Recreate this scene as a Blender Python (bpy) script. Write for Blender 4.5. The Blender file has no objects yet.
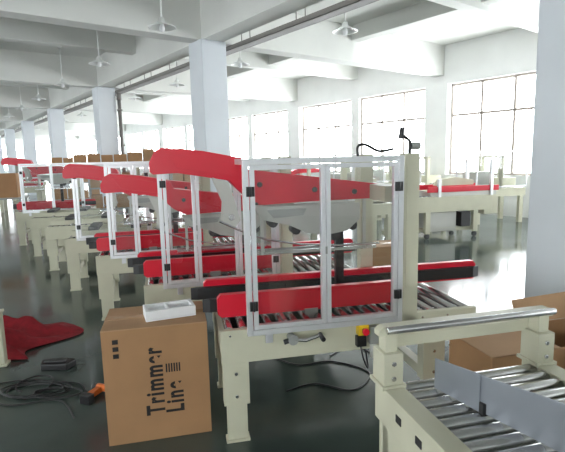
import bpy,bmesh,math,random
from mathutils import Vector,Matrix
random.seed(4)
S=bpy.context.scene
S.view_settings.view_transform='Standard'
S.view_settings.exposure=0.0
# ---------------- camera
cd=bpy.data.cameras.new('camera');cam=bpy.data.objects.new('camera',cd);S.collection.objects.link(cam);S.camera=cam
f=470
R=Matrix.Rotation(math.pi/2-math.atan(68/f),3,'X')@Matrix.Rotation(-math.radians(1.3),3,'Z')
cam.matrix_world=Matrix.Translation((0,0,1.55))@R.to_4x4()
cd.sensor_width=36;cd.lens=f/565*36;cd.clip_start=.05;cd.clip_end=300
# ---------------- materials
def mat(name,col,rough=.5,metal=0,noise=0,nscale=8,bump=0,spec=.5,rvar=0):
    m=bpy.data.materials.new(name);m.use_nodes=True;n=m.node_tree.nodes;l=m.node_tree.links
    b=n['Principled BSDF'];b.inputs['Base Color'].default_value=(*col,1);b.inputs['Roughness'].default_value=rough
    b.inputs['Metallic'].default_value=metal;b.inputs['Specular IOR Level'].default_value=spec
    if noise or bump or rvar:
        tc=n.new('ShaderNodeTexCoord');t=n.new('ShaderNodeTexNoise');t.inputs['Scale'].default_value=nscale;t.inputs['Detail'].default_value=5
        l.new(tc.outputs['Object'],t.inputs['Vector'])
        if noise:
            r=n.new('ShaderNodeValToRGB');r.color_ramp.elements[0].position=.3;r.color_ramp.elements[1].position=.7
            r.color_ramp.elements[0].color=(*[c*(1-noise) for c in col],1);r.color_ramp.elements[1].color=(*[min(1,c*(1+noise)) for c in col],1)
            l.new(t.outputs['Fac'],r.inputs['Fac']);l.new(r.outputs['Color'],b.inputs['Base Color'])
        if bump:
            bp=n.new('ShaderNodeBump');bp.inputs['Strength'].default_value=bump;bp.inputs['Distance'].default_value=.02
            l.new(t.outputs['Fac'],bp.inputs['Height']);l.new(bp.outputs['Normal'],b.inputs['Normal'])
        if rvar:
            mr=n.new('ShaderNodeMapRange');mr.inputs['From Min'].default_value=.3;mr.inputs['From Max'].default_value=.7
            mr.inputs['To Min'].default_value=rough-rvar;mr.inputs['To Max'].default_value=rough+rvar
            l.new(t.outputs['Fac'],mr.inputs['Value']);l.new(mr.outputs['Result'],b.inputs['Roughness'])
    return m
CREAM=mat('cream_paint',(.56,.55,.42),.42,noise=.05,nscale=4)
RED=mat('red_paint',(.68,.008,.03),.33)
ALU=mat('aluminium',(.72,.73,.75),.35,.6)
STEEL=mat('roller_steel',(.62,.62,.62),.25,.95)
SHEET=mat('galvanised_sheet',(.26,.28,.31),.4,.5,noise=.12,nscale=3)
BLACK=mat('black_plastic',(.012,.012,.013),.4)
DARK=mat('dark_mechanism',(.05,.05,.05),.45,.3)
GREY=mat('grey_cast',(.35,.36,.34),.5,.3)
LGREY=mat('light_grey_plate',(.5,.5,.46),.4,.2)
WHITE=mat('white_foam',(.85,.86,.87),.6)
CARD=mat('kraft_cardboard',(.38,.21,.10),.8,noise=.06,nscale=5)
CARD2=mat('kraft_cardboard_edge',(.43,.26,.14),.85,noise=.06,nscale=5)
TAPE=mat('packing_tape',(.46,.28,.14),.25)
INK=mat('ink',(.012,.01,.01),.7)
YEL=mat('yellow_plastic',(.75,.5,.02),.4)
ORANGE=mat('orange_plastic',(.7,.16,.02),.4)
CLOTH=mat('red_cloth',(.26,.010,.018),.9,noise=.2,nscale=20,bump=.3)
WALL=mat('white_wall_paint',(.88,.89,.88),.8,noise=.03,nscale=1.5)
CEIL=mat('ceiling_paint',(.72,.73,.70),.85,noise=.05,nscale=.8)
COLM=mat('column_paint',(.68,.72,.76),.7,noise=.04,nscale=1.2)
FRM=mat('window_frame_alu',(.42,.37,.33),.5)
TRAYM=mat('tray_galvanised',(.16,.15,.14),.5)
LAMP=mat('enamel_white',(.8,.82,.8),.3)
FLOOR=mat('floor_epoxy',(.060,.080,.071),.15,noise=.28,nscale=.9,rvar=.08,spec=.6)
ac=bpy.data.materials.new('acrylic');ac.use_nodes=True;n=ac.node_tree.nodes;l=ac.node_tree.links;n.clear()
o=n.new('ShaderNodeOutputMaterial');mx=n.new('ShaderNodeMixShader');tr=n.new('ShaderNodeBsdfTransparent');gl=n.new('ShaderNodeBsdfGlossy')
tr.inputs[0].default_value=(.90,.92,.92,1);gl.inputs['Roughness'].default_value=.03
lw=n.new('ShaderNodeLayerWeight');lw.inputs['Blend'].default_value=.4
l.new(lw.outputs['Fresnel'],mx.inputs[0]);l.new(tr.outputs[0],mx.inputs[1]);l.new(gl.outputs[0],mx.inputs[2]);l.new(mx.outputs[0],o.inputs[0])
ACR=ac
# ---------------- builder
def smooth(path,n_=8):
    P=[Vector(p) for p in path];P=[P[0]]+P+[P[-1]];out=[]
    for k in range(1,len(P)-2):
        a,b_,c,d=P[k-1:k+3]
        for j in range(n_):
            t=j/n_;out.append(.5*((2*b_)+(c-a)*t+(2*a-5*b_+4*c-d)*t*t+(3*b_-a-3*c+d)*t**3))
    out.append(P[-1]);return out
class B:
    def __init__(s,name,pos=(0,0,0),ang=0,bevel=.003):
        s.name=name;s.bm=bmesh.new();s.mats=[];s.pos=pos;s.ang=ang;s.bevel=bevel
    def mi(s,m):
        if m not in s.mats:s.mats.append(m)
        return s.mats.index(m)
    def box(s,x0,x1,y0,y1,z0,z1,m,M=None):
        i=s.mi(m)
        vs=[s.bm.verts.new((x,y,z)) for x in(x0,x1) for y in(y0,y1) for z in(z0,z1)]
        if M:
            for v in vs:v.co=M@v.co
        for q in((0,1,3,2),(4,6,7,5),(0,4,5,1),(2,3,7,6),(0,2,6,4),(1,5,7,3)):
            fc=s.bm.faces.new([vs[k] for k in q]);fc.material_index=i
    def prism(s,pts,a0,a1,m,axis='y'):
        i=s.mi(m)
        def P(p,a):
            if axis=='y':return(p[0],a,p[1])
            if axis=='x':return(a,p[0],p[1])
            return(p[0],p[1],a)
        A=[s.bm.verts.new(P(p,a0)) for p in pts];C=[s.bm.verts.new(P(p,a1)) for p in pts];n=len(pts)
        fs=[s.bm.faces.new(A),s.bm.faces.new(C[::-1])]
        for k in range(n):fs.append(s.bm.faces.new((A[k],C[k],C[(k+1)%n],A[(k+1)%n])))
        for q in fs:q.material_index=i
    def cyl(s,p,q,r,m,seg=12,r2=None):
        p=Vector(p);q=Vector(q);d=q-p;i=s.mi(m)
        M=Matrix.Translation((p+q)/2)@d.to_track_quat('Z','Y').to_matrix().to_4x4()
        g=bmesh.ops.create_cone(s.bm,cap_ends=True,segments=seg,radius1=r,radius2=r if r2 is None else r2,depth=d.length,matrix=M)
        for v in g['verts']:
            for fc in v.link_faces:
                fc.material_index=i
                if len(fc.verts)==4:fc.smooth=True
    def tube(s,path,r,m,seg=6):
        i=s.mi(m);rings=[];path=[Vector(p) for p in path]
        for k,p in enumerate(path):
            a=path[max(0,k-1)];b=path[min(len(path)-1,k+1)];d=(b-a).normalized();qt=d.to_track_quat('Z','Y')
            rings.append([s.bm.verts.new(p+qt@Vector((r*math.cos(t*2*math.pi/seg),r*math.sin(t*2*math.pi/seg),0))) for t in range(seg)])
        for a,b in zip(rings,rings[1:]):
            best=min(range(seg),key=lambda o:sum((a[t].co-b[(t+o)%seg].co).length for t in range(seg)))
            for t in range(seg):
                fc=s.bm.faces.new((a[t],a[(t+1)%seg],b[(t+1+best)%seg],b[(t+best)%seg]));fc.material_index=i;fc.smooth=True
    def quad(s,pts,m):
        fc=s.bm.faces.new([s.bm.verts.new(p) for p in pts]);fc.material_index=s.mi(m)
    def lathe(s,c,prof,m,seg=24):
        i=s.mi(m);R_=[[s.bm.verts.new((c[0]+r*math.cos(t*2*math.pi/seg),c[1]+r*math.sin(t*2*math.pi/seg),c[2]+z)) for t in range(seg)] for r,z in prof]
        for a,b in zip(R_,R_[1:]):
            for t in range(seg):
                fc=s.bm.faces.new((a[t],a[(t+1)%seg],b[(t+1)%seg],b[t]));fc.material_index=i;fc.smooth=True
    def done(s):
        bmesh.ops.recalc_face_normals(s.bm,faces=s.bm.faces)
        me=bpy.data.meshes.new(s.name);s.bm.to_mesh(me);s.bm.free()
        for m in s.mats:me.materials.append(m)
        ob=bpy.data.objects.new(s.name,me);S.collection.objects.link(ob)
        ob.location=s.pos;ob.rotation_euler=(0,0,math.radians(s.ang))
        if s.bevel:
            bv=ob.modifiers.new('b','BEVEL');bv.width=s.bevel;bv.segments=2;bv.limit_method='ANGLE';bv.angle_limit=math.radians(50)
        return ob
# ---------------- hall (x = t across, y = s along the column line)
HA=37;CA,SA=math.cos(math.radians(HA)),math.sin(math.radians(HA))
def hall(n,b=0): return B(n,(0,0,0),HA,b)
def HP(t,s): return (t*CA-s*SA,t*SA+s*CA,0)
T0,T1,S0,S1=-7,11.4,-8,52;ZC=4.42;ZB=3.65;SO=1.68;TC=4.35
b=hall('floor');b.box(T0-.3,T1+.3,S0-.3,S1+.3,-.2,0,FLOOR);b.done()
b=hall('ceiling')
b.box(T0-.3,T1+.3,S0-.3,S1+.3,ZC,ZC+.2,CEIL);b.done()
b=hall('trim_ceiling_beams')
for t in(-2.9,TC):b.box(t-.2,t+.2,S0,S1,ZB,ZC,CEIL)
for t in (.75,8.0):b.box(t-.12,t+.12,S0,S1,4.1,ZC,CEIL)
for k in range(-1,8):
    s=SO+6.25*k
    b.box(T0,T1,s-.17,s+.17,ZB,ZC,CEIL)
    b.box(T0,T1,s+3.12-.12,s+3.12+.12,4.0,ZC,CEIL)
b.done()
def winwall(name,tpos,side):
    b=hall(name)
    t0,t1=(tpos,tpos+.25) if side>0 else (tpos-.25,tpos)
    b.box(t0,t1,S0,S1,0,1.0,WALL);b.box(t0,t1,S0,S1,3.4,ZC,WALL)
    for k in range(-2,9):
        s=SO+6.25*k
        if s<S0 or s>S1:continue
        b.box(t0-(.1 if side>0 else 0),t1+(.1 if side<0 else 0),max(S0,s-.35),s+.35,1.0,3.4,WALL)
        if side<0: b.box(t0,t1,s+.35,s+3.3,1.0,3.4,WALL)
        elif s+5.9<S1+.2:b.box(t0,t1,s+2.95,s+3.3,1.0,3.4,WALL)
    b.done()
    wn=0
    for k in range(-1,8):
        for h in(0,1):
            wn+=1
            if side<0 and h==0:continue
            sa=SO+6.25*k+(.35 if h==0 else 3.3);sb=sa+2.6
            if sb>S1:continue
            tm=tpos+.12*side
            f_=B('window_%d'%(wn+(0 if side>0 else 40)),HP(tm,sa),HA,0)
            for z in(1.0,2.55,3.34):f_.box(-.03,.03,0,sb-sa,z,z+.06,FRM)
            for j in range(4):
                ss=(sb-.06-sa)*j/3;f_.box(-.03,.03,ss,ss+.06,1.0,3.4,FRM)
            f_.done()
            L=bpy.data.lights.new('window_portal','AREA');L.shape='RECTANGLE';L.size=2.6;L.size_y=2.4
            L.cycles.is_portal=True
            lo=bpy.data.objects.new('window_portal',L);S.collection.objects.link(lo)
            Rz=Matrix.Rotation(math.radians(HA),4,'Z')
            lo.matrix_world=Rz@Matrix.Translation((tpos+.3*side,(sa+sb)/2,2.2))@Matrix.Rotation(math.pi/2*side,4,'Y')@Matrix.Rotation(math.pi/2,4,'Z')
winwall('wall_right',T1,1);winwall('wall_left',T0,-1)
b=hall('wall_back');b.box(T0,T1,S0-.25,S0,0,ZC,WALL);b.done()
b=hall('wall_far')
b.box(T0,T1,S1,S1+.25,0,1,WALL);b.box(T0,T1,S1,S1+.25,3.4,ZC,WALL)
for t in(-7,-3.3,.2,4.0,7.6,11):b.box(t,t+.6,S1,S1+.25,1,3.4,WALL)
b.done()
for r,t in((0,TC),(1,-2.9)):
    for k in range(0,8):
        s=SO+6.25*k
        if r==1 and k<1:continue
        b=B('column',HP(t,s),HA,.01);b.box(-.25,.25,-.25,.25,0,ZB,COLM);b.done()
b=hall('cable_tray')
tt=TC+.5
b.box(tt-.1,tt+.1,S0+2,S1-1,3.55,3.565,TRAYM);b.box(tt-.1,tt-.085,S0+2,S1-1,3.55,3.63,TRAYM);b.box(tt+.085,tt+.1,S0+2,S1-1,3.55,3.63,TRAYM)
s=S0+3
while s<S1-2:
    b.cyl((tt-.09,s,3.55),(tt-.09,s,ZC-.002),.008,TRAYM,6);b.cyl((tt+.09,s,3.55),(tt+.09,s,ZC-.002),.008,TRAYM,6);s+=1.55
b.done()
p=HP(TC+.33,SO+12.5-.3)
b=B('drain_pipe',p,HA,0);b.cyl((0,0,0),(0,0,3.5),.05,TRAYM,10);b.cyl((0,0,3.3),(0,0,3.5),.07,TRAYM,10)
for z in(.8,2,3):b.box(-.06,.06,-.06,.06,z,z+.04,TRAYM)
b.done()
# lamps
def lamp(t,s,z=3.55):
    b=B('pendant_lamp',HP(t,s),HA,0);t=s=0
    b.lathe((t,s,z),[(.005,.13),(.04,.13),(.05,.07),(.09,.05),(.20,0),(.205,-.01),(.19,-.005),(.08,.035),(.04,.05),(.0,.05)],LAMP)
    b.lathe((t,s,z-.02),[(.0,-.05),(.03,-.04),(.04,0),(.03,.05),(.02,.07)],WHITE,12)
    b.cyl((t,s,z+.12),(t,s,ZC),.012,LAMP,8);b.cyl((t,s,ZC-.03),(t,s,ZC),.05,LAMP,12);b.done()
for k in range(-1,9):
    if k!=-1: lamp(3.02,6.85+3.12*k,3.50)
    lamp(5.55,5.6+3.12*k,3.52)
# ---------------- carton sealer
def sealer(pos,ang,arm=True,adz=0,adx=0,guard=True,mull=(.5,),x1=1.5,gw=.87,detail=True,xe=1.67,drives=True,masts=True):
    b=B('carton_sealer',(*pos,0),ang,.004);W=.72;x0=-.16
    for y0,y1 in((0,.035),(W-.035,W)):
        b.box(x0,x1,y0,y1,.46,.645,CREAM)
    b.box(x0,x0+.03,.035,W-.035,.50,.61,CREAM);b.box(x1-.03,x1,.035,W-.035,.50,.61,CREAM)
    b.box(x0+.03,x1-.03,.035,W-.035,.48,.50,DARK)
    x=x0+.05
    while x<x1-.03:
        b.cyl((x,.036,.63),(x,W-.036,.63),.022,STEEL,10);x+=.075
    for lx in(-.155,1.02):
        for yy in(.0,W-.07):
            b.box(lx,lx+.14,yy,yy+.07,.22,.46,CREAM)
            b.box(lx+.015,lx+.125,yy+.01,yy+.06,.015,.24,CREAM)
            b.box(lx+.005,lx+.135,yy,yy+.07,0,.015,CREAM)
            if detail:
                for zz in(.27,.40):b.cyl((lx+.07,yy-.006,zz),(lx+.07,yy,zz),.010,STEEL,8)
        b.box(lx+.04,lx+.1,.07,W-.07,.2,.26,CREAM)
    if detail:
        for q in range(9):b.cyl((x0+.05+q*.16,-.004,.615),(x0+.05+q*.16,0,.615),.007,STEEL,8)
    mx0=.885
    if masts:
        for yy in(0,W-.07):
            b.box(mx0,mx0+.09,yy,yy+.07,.46,1.56,CREAM);b.box(mx0+.01,mx0+.08,yy-.004,yy,.8,1.5,CREAM)
    def drive(y0,xa,xb,inner):
        b.prism([(xa,.67),(xb,.67),(xb+.02,.69),(xb+.02,.78),(xb,.80),(xa,.80),(xa-.02,.78),(xa-.02,.69)],y0,y0+.045,RED)
        yi=y0+.05 if inner>0 else y0-.035
        b.prism([(xa-.06,yi),(xb-.02,yi),(xb+.03,yi+.015),(xb-.02,yi+.03),(xa-.06,yi+.03),(xa-.1,yi+.015)],.69,.765,BLACK,axis='z')
        b.box((xa+xb)/2-.04,(xa+xb)/2+.04,y0-.01,y0+.05,.60,.68,GREY)
    if drives:
        drive(.15,-.14,.9,1);drive(.50,-.2,xe,-1)
    else:
        b.box(-.1,.9,.15,.19,.645,.72,CREAM);b.box(-.1,.9,.5,.54,.645,.72,CREAM)
        for q in(.1,.6):b.box(q,q+.12,.1,.6,.72,.76,DARK)
    b.box(-.1,.5,.28,.44,.52,.62,DARK)
    for xx in(.2,.75):b.cyl((xx,.02,.66),(xx,.70,.66),.012,STEEL,8)
    if arm:
        P=[(-.49,1.54),(-.46,1.60),(-.42,1.62),(-.2,1.60),(0.02,1.556),(.05,1.49),(.5,1.43),(.86,1.38),(.86,1.295),(.38,1.29),(.14,1.28),(.04,1.33),(-.06,1.43),(-.34,1.48),(-.47,1.475),(-.49,1.49)]
        P=[(x+adx,z+adz) for x,z in P]
        b.prism(P,.29,.42,RED)
        X=adx;Z=adz
        b.prism([(x,z) for x,z in[(-.40+X,1.585+Z),(-.2+X,1.57+Z),(-.03+X,1.535+Z),(.0+X,1.46+Z),(-.06+X,1.46+Z),(-.34+X,1.505+Z)]],.283,.29,RED)
        for cx,cz in((.12,1.40),(.45,1.36),(.7,1.34)):
            b.cyl((cx+X,.28,cz+Z),(cx+X,.29,cz+Z),.016,BLACK,12)
        b.box(.80,.92,.07,.65,1.29+Z,1.38+Z,CREAM)
        # tape head under the arm
        head=[(.10,1.27),(.74,1.27),(.74,1.17),(.66,1.10),(.52,1.08),(.40,1.10),(.30,1.15),(.14,1.19)]
        for yy in(.30,.395):b.prism([(x+X,z+Z) for x,z in head],yy,yy+.012,LGREY)
        for cx,cz,r in((.2,1.17,.03),(.34,1.12,.03),(.58,1.08,.04),(.70,1.13,.03)):
            b.cyl((cx+X,.314,cz+Z),(cx+X,.393,cz+Z),r,DARK,14)
        b.cyl((.52+X,.314,1.17+Z),(.52+X,.393,1.17+Z),.08,TAPE,20)
        b.prism([(x+X,z+Z) for x,z in[(.16,1.25),(.4,1.25),(.38,1.21),(.2,1.2)]],.29,.3,GREY)
        b.box(.76+X,.78+X,.3,.31,.98+Z,1.3+Z,LGREY);b.box(.12+X,.14+X,.3,.31,.98+Z,1.22+Z,LGREY)
        hp=[(-.15,1.45),(-.06,1.42),(-.02,1.28),(.0,1.20),(-.04,1.15),(-.10,1.19),(-.09,1.3)]
        hp=[(x+X,z+Z) for x,z in hp]
        b.prism(hp,.27,.282,LGREY);b.prism(hp,.425,.437,LGREY)
        b.cyl((-.05+X,.26,1.22+Z),(-.05+X,.45,1.22+Z),.018,STEEL)
        b.tube([(-.12+X,.26,1.2+Z),(.0+X,.26,1.14+Z),(.15+X,.26,1.08+Z),(.35+X,.26,1.04+Z),(.6+X,.26,1.02+Z),(.85+X,.26,1.02+Z)],.007,STEEL)
        b.box(.60,.65,.34,.38,.66,1.1+Z,BLACK)
        b.box(.05+X,.85+X,.3,.315,.98+Z,1.0+Z,STEEL);b.box(.05+X,.85+X,.39,.405,.98+Z,1.0+Z,STEEL)
    if guard:
        g0,g1,y0,y1,za,zb=-.02,gw-.01,-.045,-.012,.62,1.55;w=.03
        def rect(a,c,zz0,zz1,w,ya,yb):
            b.box(a,a+w,ya,yb,zz0,zz1,ALU);b.box(c-w,c,ya,yb,zz0,zz1,ALU)
            b.box(a+w,c-w,ya,yb,zz0,zz0+w,ALU);b.box(a+w,c-w,ya,yb,zz1-w,zz1,ALU)
        rect(g0,g1,za,zb,w,y0,y1)
        cuts=[g0+w+.004]+[g0+gw*q for q in mull]+[g1-w-.004]
        for a,c in zip(cuts,cuts[1:]):
            rect(a+.002,c-.002,za+w+.004,zb-w-.004,.024,y0-.004,y1-.006)
            b.quad([(a+.02,-.03,za+.05),(c-.02,-.03,za+.05),(c-.02,-.03,zb-.05),(a+.02,-.03,zb-.05)],ACR)
        for hx in(g0+.015,g1-.055):
            for hz in(za+.14,zb-.19):
                b.box(hx,hx+.042,y0-.016,y0-.002,hz,hz+.05,BLACK);b.cyl((hx+.021,y0-.018,hz),(hx+.021,y0-.018,hz+.05),.006,BLACK,8)
        m=g0+gw*mull[0]
        b.box(m-.005,m+.005,y0-.012,y0-.004,1.04,1.08,GREY)
        for hx in(.1,gw-.1):b.box(hx-.02,hx+.02,-.012,.01,.56,.66,ALU)
        b.box(g0,g0+w,y1,.5,zb-w,zb,ALU)
    if detail:
        b.cyl((.22,0,.585),(.22,-.06,.585),.022,GREY);b.cyl((.22,-.055,.585),(.22,-.075,.585),.028,GREY)
        b.tube([(.22,-.065,.585),(.29,-.07,.578),(.37,-.072,.60)],.010,STEEL)
        b.cyl((.37,-.06,.60),(.37,-.13,.595),.013,BLACK)
        b.cyl((.17,-.06,.575),(.24,-.06,.592),.014,BLACK)
        b.box(.60,.66,-.045,0,.56,.62,YEL);b.cyl((.63,-.045,.59),(.63,-.065,.59),.012,BLACK);b.cyl((.63,-.065,.59),(.63,-.08,.59),.02,RED)
        b.box(.595,.65,-.035,0,.49,.55,BLACK);b.box(.67,.72,-.04,.0,.50,.60,GREY)
        b.cyl((.69,-.03,.42),(.69,-.03,.50),.018,LGREY)
        b.tube(smooth([(.62,-.02,.49),(.63,-.04,.42),(.66,-.03,.36),(.67,.02,.42),(.66,.05,.47)]),.006,BLACK)
        b.tube(smooth([(.60,-.03,1.55),(.60,-.03,1.60),(.64,-.03,1.61),(.72,-.03,1.575),(.80,-.03,1.585)]),.008,BLACK)
        b.cyl((.93,.035,1.56),(.93,.035,1.63),.01,BLACK);b.cyl((.93,.035,1.63),(.885,.035,1.66),.008,BLACK);b.cyl((.875,.035,1.64),(.885,.035,1.70),.014,BLACK)
        b.cyl((.94,.035,1.6),(.99,.035,1.6),.02,GREY)
    return b.done()
MA=12
sealer((-.185,2.42),MA,x1=1.36)
sealer((-.87,3.38),MA+2,adz=-.16,adx=.05,mull=(.3,.65),detail=False)
sealer((-1.66,4.5),MA+3,adz=-.08,adx=.05,mull=(.3,.65),detail=False,x1=1.4,xe=1.5)
sealer((-2.46,5.6),MA+3,arm=False,detail=False,x1=1.3,xe=1.3,drives=False)
sealer((-3.25,6.7),MA+3,arm=False,guard=False,detail=False,x1=1.2,xe=1.2,drives=False,masts=False)
sealer((-4.05,7.8),MA+3,arm=False,guard=False,detail=False,x1=1.2,xe=1.2,drives=False,masts=False)
sealer((-4.9,8.9),MA+3,gw=1.1,adz=.06,adx=.1,detail=False,x1=1.2,xe=1.2)
# ---------------- cartons
def carton(name,pos,ang,sx,sy,sz,text=False,flaps=0,z=0,tape=True):
    b=B(name,(pos[0],pos[1],z),ang,.004)
    if flaps:
        w=.008
        b.box(0,sx,0,w,0,sz,CARD);b.box(0,sx,sy-w,sy,0,sz,CARD);b.box(0,w,w,sy-w,0,sz,CARD);b.box(sx-w,sx,w,sy-w,0,sz,CARD);b.box(0,sx,0,sy,0,w,CARD)
        b.box(0,.42,0,sy,sz-.008,sz,CARD2)
        b.quad([(0.45,sy,sz),(sx,sy,sz),(sx+.03,sy+.08,sz+.14),(.47,sy+.08,sz+.12)],CARD2)
        b.quad([(sx,0,sz),(sx,sy,sz),(sx+.14,sy,sz+.08),(sx+.14,0,sz+.08)],CARD2)
        b.quad([(0.45,0,sz),(sx,0,sz),(sx,-.1,sz-.14),(.47,-.1,sz-.14)],CARD2)
    else:
        b.box(0,sx,0,sy,0,sz-.006,CARD)
        b.box(0,sx,0,sy/2-.002,sz-.006,sz,CARD2);b.box(0,sx,sy/2+.002,sy,sz-.006,sz,CARD2)
        if tape:
            b.box(-.001,sx+.001,sy/2-.03,sy/2+.03,sz-.001,sz+.0015,TAPE)
            b.box(-.0015,0,sy/2-.03,sy/2+.03,sz-.1,sz,TAPE);b.box(sx,sx+.0015,sy/2-.03,sy/2+.03,sz-.1,sz,TAPE)
    ob=b.done()
    if text:
        for tx,lx in(('Trimmer',.305),('Line',.41)):
            c=bpy.data.curves.new('label_text','FONT');c.body=tx;c.size=.135;c.offset=.0042;c.extrude=.0005;c.space_character=1.2
            t=bpy.data.objects.new('label_text',c);S.collection.objects.link(t);c.materials.append(INK)
            t.parent=ob
            t.matrix_local=Matrix.Translation((lx,-.0012,.15))@Matrix.Rotation(math.pi/2,4,'X')@Matrix.Rotation(math.pi/2,4,'Z')@Matrix.Diagonal((.68,1,1,1))
        g=B('label_marks',(0,0,0),0,0)
        for k in range(6):g.box(.325+.014*k,.333+.014*k,-.0015,0,.39,.44,INK)
        for k in range(3):g.box(.055,.085,-.0015,0,.50+.04*k,.525+.04*k,INK)
        go=g.done();go.parent=ob
    return ob
carton('cardboard_box',(-.98,2.39),13,.56,.40,.66,text=True)
b=B('foam_tray',(-.77,2.51,.662),22,.004)
sx,sy,h=.28,.15,.06
b.box(0,sx,0,sy,0,.012,WHITE)
for a in((0,sx,0,.02),(0,sx,sy-.02,sy),(0,.02,.02,sy-.02),(sx-.02,sx,.02,sy-.02),(.12,.135,.02,sy-.02)):b.box(*a,.012,h,WHITE)
b.box(.02,.12,.07,.08,.012,h-.01,WHITE)
b.done()
# ---------------- foreground roller conveyor
b=B('roller_conveyor',(.39,1.80,0),14,.004)
W=.70;L=1.3   # local: x across, y from 0 (far) to -L (towards camera)
for x0 in(-.03,W-.03):
    b.box(x0,x0+.06,-L,0,.50,.66,CREAM)
    b.box(x0-.01,x0+.07,-L,0,.655,.665,CREAM)
for k in range(8):
    yy=-.2-.14*k
    b.box(-.034,-.03,yy-.02,yy+.02,.575,.605,DARK)
b.box(.03,W-.03,-.04,0,.50,.62,CREAM)
yy=-.07
while yy>-L:
    b.cyl((.03,yy,.635),(W-.03,yy,.635),.024,STEEL,16);b.cyl((.025,yy,.635),(.035,yy,.635),.03,BLACK,10);yy-=.068
for x0 in(-.02,W-.08):
    for yy in(-.1,-L+.05):
        b.box(x0,x0+.08,yy,yy+.08,.02,.5,CREAM);b.box(x0-.01,x0+.09,yy-.01,yy+.09,0,.02,DARK)
b.box(0,W,-.1,-.03,.2,.27,CREAM)
b.box(-.02,.02,-L,-.05,.18,.5,CREAM)
for x0 in(-.03,W-.03):
    b.box(x0-.01,x0+.07,-.10,.0,.66,.80,CREAM);b.box(x0+.005,x0+.055,-.08,-.02,.80,.87,CREAM)
    b.box(x0-.02,x0+.08,-.11,.01,.66,.675,CREAM)
    for q in(.70,.76):b.cyl((x0+.03,-.106,q),(x0+.03,-.10,q),.010,STEEL,8)
b.prism([(-.05,.865),(W+.05,.865),(W+.05,.885),(W+.03,.90),(-.03,.90),(-.05,.885)],-.075,-.03,CREAM)
b.cyl((-.03,-.10,.895),(W+.03,-.10,.895),.014,STEEL,12)
b.box(.02,W-.02,-.02,.02,.79,.84,CREAM)
def plate(p,q,h0,h1,zz=.662,th=.004):
    p=Vector(p);q=Vector(q);n_=Vector((-(q-p).y,(q-p).x)).normalized()*th
    vs=[(p.x,p.y,zz),(q.x,q.y,zz),(q.x,q.y,zz+h1),(p.x,p.y,zz+h0)]
    i=b.mi(SHEET);A=[b.bm.verts.new(v) for v in vs];C=[b.bm.verts.new((v[0]+n_.x,v[1]+n_.y,v[2])) for v in vs]
    b.bm.faces.new(A).material_index=i;b.bm.faces.new(C[::-1]).material_index=i
    for k in range(4):b.bm.faces.new((A[k],A[(k+1)%4],C[(k+1)%4],C[k])).material_index=i
plate((.15,-.14),(.20,-.34),.12,.14);plate((.195,-.30),(.29,-.62),.13,.16)
plate((.29,-.62),(.36,-.9),.16,.16)
b.box(.20,.23,-.36,-.30,.66,.70,BLACK)
b.done()
carton('cardboard_box',(1.02,2.20),14,.92,.36,.55,flaps=1)
carton('cardboard_box',(1.05,5.5),14,.5,.4,.47)
# ---------------- small floor things left
b=B('red_cloth',(0,0,0),0,0)
N=26
i=b.mi(CLOTH);gr=[]
c0=Vector((-2.58,3.95))
for r in range(N):
    row=[]
    for c in range(N):
        u=c/(N-1)*2-1;v=r/(N-1)*2-1
        k=1+.16*math.sin(3*math.atan2(v,u)+1)
        x=c0.x+u*.55*k+.1*math.sin(v*4);y=c0.y+v*.47*k
        e=max(0,1-max(abs(u),abs(v))**2)
        z=.012+e*(.10+.06*math.sin(u*5+v*3)+.05*math.sin(v*9-u*4)+.03*math.sin(u*17+v*6))
        row.append(b.bm.verts.new((x,y,max(.004,z))))
    gr.append(row)
for r in range(N-1):
    for c in range(N-1):
        fc=b.bm.faces.new((gr[r][c],gr[r][c+1],gr[r+1][c+1],gr[r+1][c]));fc.material_index=i;fc.smooth=True
b.done()
b=B('support_stand',(-2.24,3.44,0),14,.004)
b.box(0,.07,0,.07,.02,.42,CREAM);b.box(-.015,.085,-.015,.085,0,.02,CREAM)
b.box(-.7,-.63,0,.07,.02,.42,CREAM);b.box(-.715,-.615,-.015,.085,0,.02,CREAM)
b.box(-.63,0,.01,.06,.16,.22,CREAM);b.box(-.72,.08,-.01,.08,.42,.44,CREAM);b.done()
def wob(cx,cy,rx,ry,turns,seed,ph=0,rise=.006):
    rnd=random.Random(seed);out=[];a=[rnd.uniform(-.25,.25) for _ in range(8)]
    n_=int(40*turns)
    for k in range(n_):
        t=k/40*2*math.pi+ph;w=1+a[0]*math.sin(t*.37+a[1]*9)+a[2]*math.cos(t*.61)
        out.append((cx+rx*w*math.cos(t)+a[3]*.1*math.sin(t*.23),cy+ry*w*math.sin(t)+a[4]*.1*math.cos(t*.31),.007+rise*k/n_*2))
    return out
b=B('power_cable',(0,0,0),0,0)
b.tube(wob(-1.72,3.04,.22,.10,3.2,3),.005,BLACK)
b.tube(wob(-1.55,3.0,.16,.07,2.3,5,2),.005,BLACK)
b.tube(wob(-1.8,3.1,.12,.14,1.6,9,1),.005,BLACK)
b.tube(smooth([(-2.6,3.2,.007),(-2.2,3.12,.007),(-1.9,3.2,.007),(-1.6,3.16,.007),(-1.45,3.12,.01),(-1.36,3.0,.01)]),.005,BLACK)
b.tube(smooth([(-2.5,2.9,.007),(-2.1,2.98,.007),(-1.8,2.85,.007),(-1.5,2.9,.007),(-1.3,2.68,.007)]),.005,BLACK)
b.done()
b=B('power_drill',(-1.23,3.0,0),-20,.005)
b.cyl((-.06,0,.035),(.07,0,.035),.024,ORANGE,14);b.cyl((.07,0,.035),(.13,0,.035),.016,BLACK,12,.012);b.cyl((-.09,0,.035),(-.06,0,.035),.022,BLACK)
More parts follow.
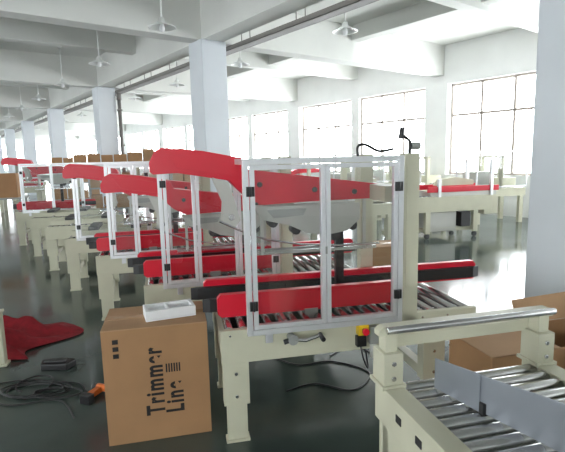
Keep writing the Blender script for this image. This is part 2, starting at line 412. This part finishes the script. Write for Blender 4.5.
b.box(-.05,-.01,-.13,0,.012,.05,ORANGE);b.box(-.06,.02,-.17,-.12,.0,.06,BLACK);b.cyl((.13,0,.035),(.17,0,.035),.004,STEEL);b.done()
b=B('black_pouch',(-1.85,3.36,0),5,.01);b.prism([(0,0),(.2,-.02),(.24,.08),(.12,.13),(-.02,.1)],0.0,.05,BLACK,'z');b.box(.02,.18,.02,.08,.05,.065,DARK);b.done()
b=B('power_cable',(0,0,0),0,0)
b.tube(smooth([(-.1,3.5,.007),(.1,3.35,.007),(.35,3.4,.007),(.6,3.2,.007),(.45,2.95,.007),(.2,3.05,.007),(.0,2.95,.007)]),.006,BLACK)
b.tube(smooth([(.35,3.5,.007),(.55,3.7,.007),(.75,3.45,.007),(.9,3.6,.007)]),.006,BLACK);b.done()
# ---------------- equipment further back
b=B('carton_erector',(1.75,8.3,0),14,.006)
b.box(0,.35,0,.8,.45,.86,CREAM);b.box(.35,2.3,0,.05,.50,.78,CREAM);b.box(.35,2.3,.75,.8,.50,.78,CREAM)
for x in(.1,.9,1.9):
    for y in(0,.72):b.box(x,x+.1,y,y+.08,.1,.52,CREAM);b.cyl((x+.05,y+.02,.05),(x+.05,y+.06,.05),.05,BLACK)
b.box(.1,2.0,.1,.16,.12,.2,CREAM);b.box(1.0,1.6,.1,.7,.12,.48,LGREY);b.box(1.65,1.85,.02,.2,.2,.48,BLACK)
x=.45
while x<2.3:b.cyl((x,.05,.77),(x,.75,.77),.025,STEEL,8);x+=.1
b.box(.95,2.45,.02,.06,.86,.96,RED);b.box(.95,2.45,.72,.76,.86,.96,RED);b.box(1.0,2.4,.03,.05,.78,.86,LGREY)
b.prism([(-.6,.93),(-.55,1.0),(.7,.94),(1.1,.86),(1.1,.78),(.3,.82)],.2,.5,LGREY)
b.prism([(1.3,.96),(1.4,1.08),(1.7,1.12),(2.1,1.05),(2.1,.96)],.3,.45,CREAM)
for x in(1.15,2.25):
    for y in(0,.74):b.box(x,x+.06,y,y+.06,.76,1.45 if x>2 else 1.1,ALU)
b.box(2.2,2.5,.1,.7,.4,.84,CREAM);b.box(.0,.3,-.03,0,.6,.83,LGREY);b.done()
def assembly(pos,ang,guard,red):
    b=B('packing_machine',(*pos,0),ang,.005)
    b.box(0,1.3,0,.05,.6,.78,CREAM);b.box(0,1.3,.65,.7,.6,.78,CREAM)
    for x in(.05,1.15):
        for y in(0,.62):b.box(x,x+.1,y,y+.08,0,.6,CREAM)
    x=.06
    while x<1.3:b.cyl((x,.05,.76),(x,.65,.76),.025,STEEL,8);x+=.1
    for y in(0,.63):b.box(.6,.7,y,y+.07,.78,1.5,CREAM)
    b.box(.6,.7,0,.7,1.44,1.5,CREAM)
    if red:b.prism([(0,1.1),(.5,1.25),(1.2,1.2),(1.2,1.1),(.5,1.1),(.1,1.02)],.28,.42,RED);b.box(0,1.3,.1,.14,.8,.9,RED);b.box(0,1.3,.55,.59,.8,.9,RED)
    else:b.box(.1,.5,.1,.6,.8,1.15,LGREY);b.box(.8,1.2,.2,.5,.8,1.0,CREAM)
    if guard:
        for x in(0,1.27):
            for y in(-.03,.7):b.box(x,x+.03,y,y+.03,.78,1.6,ALU)
        for z in(.8,1.57):
            for y in(-.03,.7):b.box(0,1.3,y,y+.03,z,z+.03,ALU)
        b.quad([(0,-.015,.8),(1.3,-.015,.8),(1.3,-.015,1.6),(0,-.015,1.6)],ACR)
    b.done()
for p,a,g,r in(((4.2,10.2),14,1,0),((3.2,12.0),20,0,0),((1.2,11.0),14,1,0),((.6,7.3),14,0,0),((.2,13.5),20,0,1),((-2.2,14.2),20,1,1),((-1.5,10.8),20,0,0),((2.6,13.6),20,1,0),((-4,17.5),20,0,1),((-7,21),20,1,0),((-9.2,15.2),20,1,1),((-11.5,20),20,0,1)):assembly(p,a,g,r)
def rack(pos,ang,n_):
    b=B('storage_rack',(*pos,0),ang,.005)
    for x in(0,1.8):
        for y in(0,.5):b.box(x,x+.05,y,y+.05,0,1.5,GREY)
    for z in(.3,.85,1.45):b.box(0,1.85,0,.55,z,z+.04,GREY)
    rnd=random.Random(n_)
    for z in(.34,.89,1.49):
        x=.05
        while x<1.5:
            w=rnd.uniform(.25,.4);h=rnd.uniform(.2,.38);b.box(x,x+w,.06,.48,z,z+h,CARD if rnd.random()<.7 else CARD2);x+=w+.03
    b.done()
rack((-5.0,12.2),20,1);rack((-7.6,15.6),25,2);rack((-2.9,12.4),20,3)
b=B('work_table',(-6.2,9.6,0),15,.005)
b.box(0,.8,0,.6,.82,.86,GREY)
for x in(.03,.73):
    for y in(.03,.53):b.box(x,x+.04,y,y+.04,0,.82,GREY)
b.done()
carton('cardboard_box',(-6.0,9.7),15,.5,.4,.5,z=.861)
# ---------------- daylight
w=bpy.data.worlds.new('world');S.world=w;w.use_nodes=True;bg=w.node_tree.nodes['Background'];bg.inputs[0].default_value=(.93,.97,1,1);bg.inputs[1].default_value=14
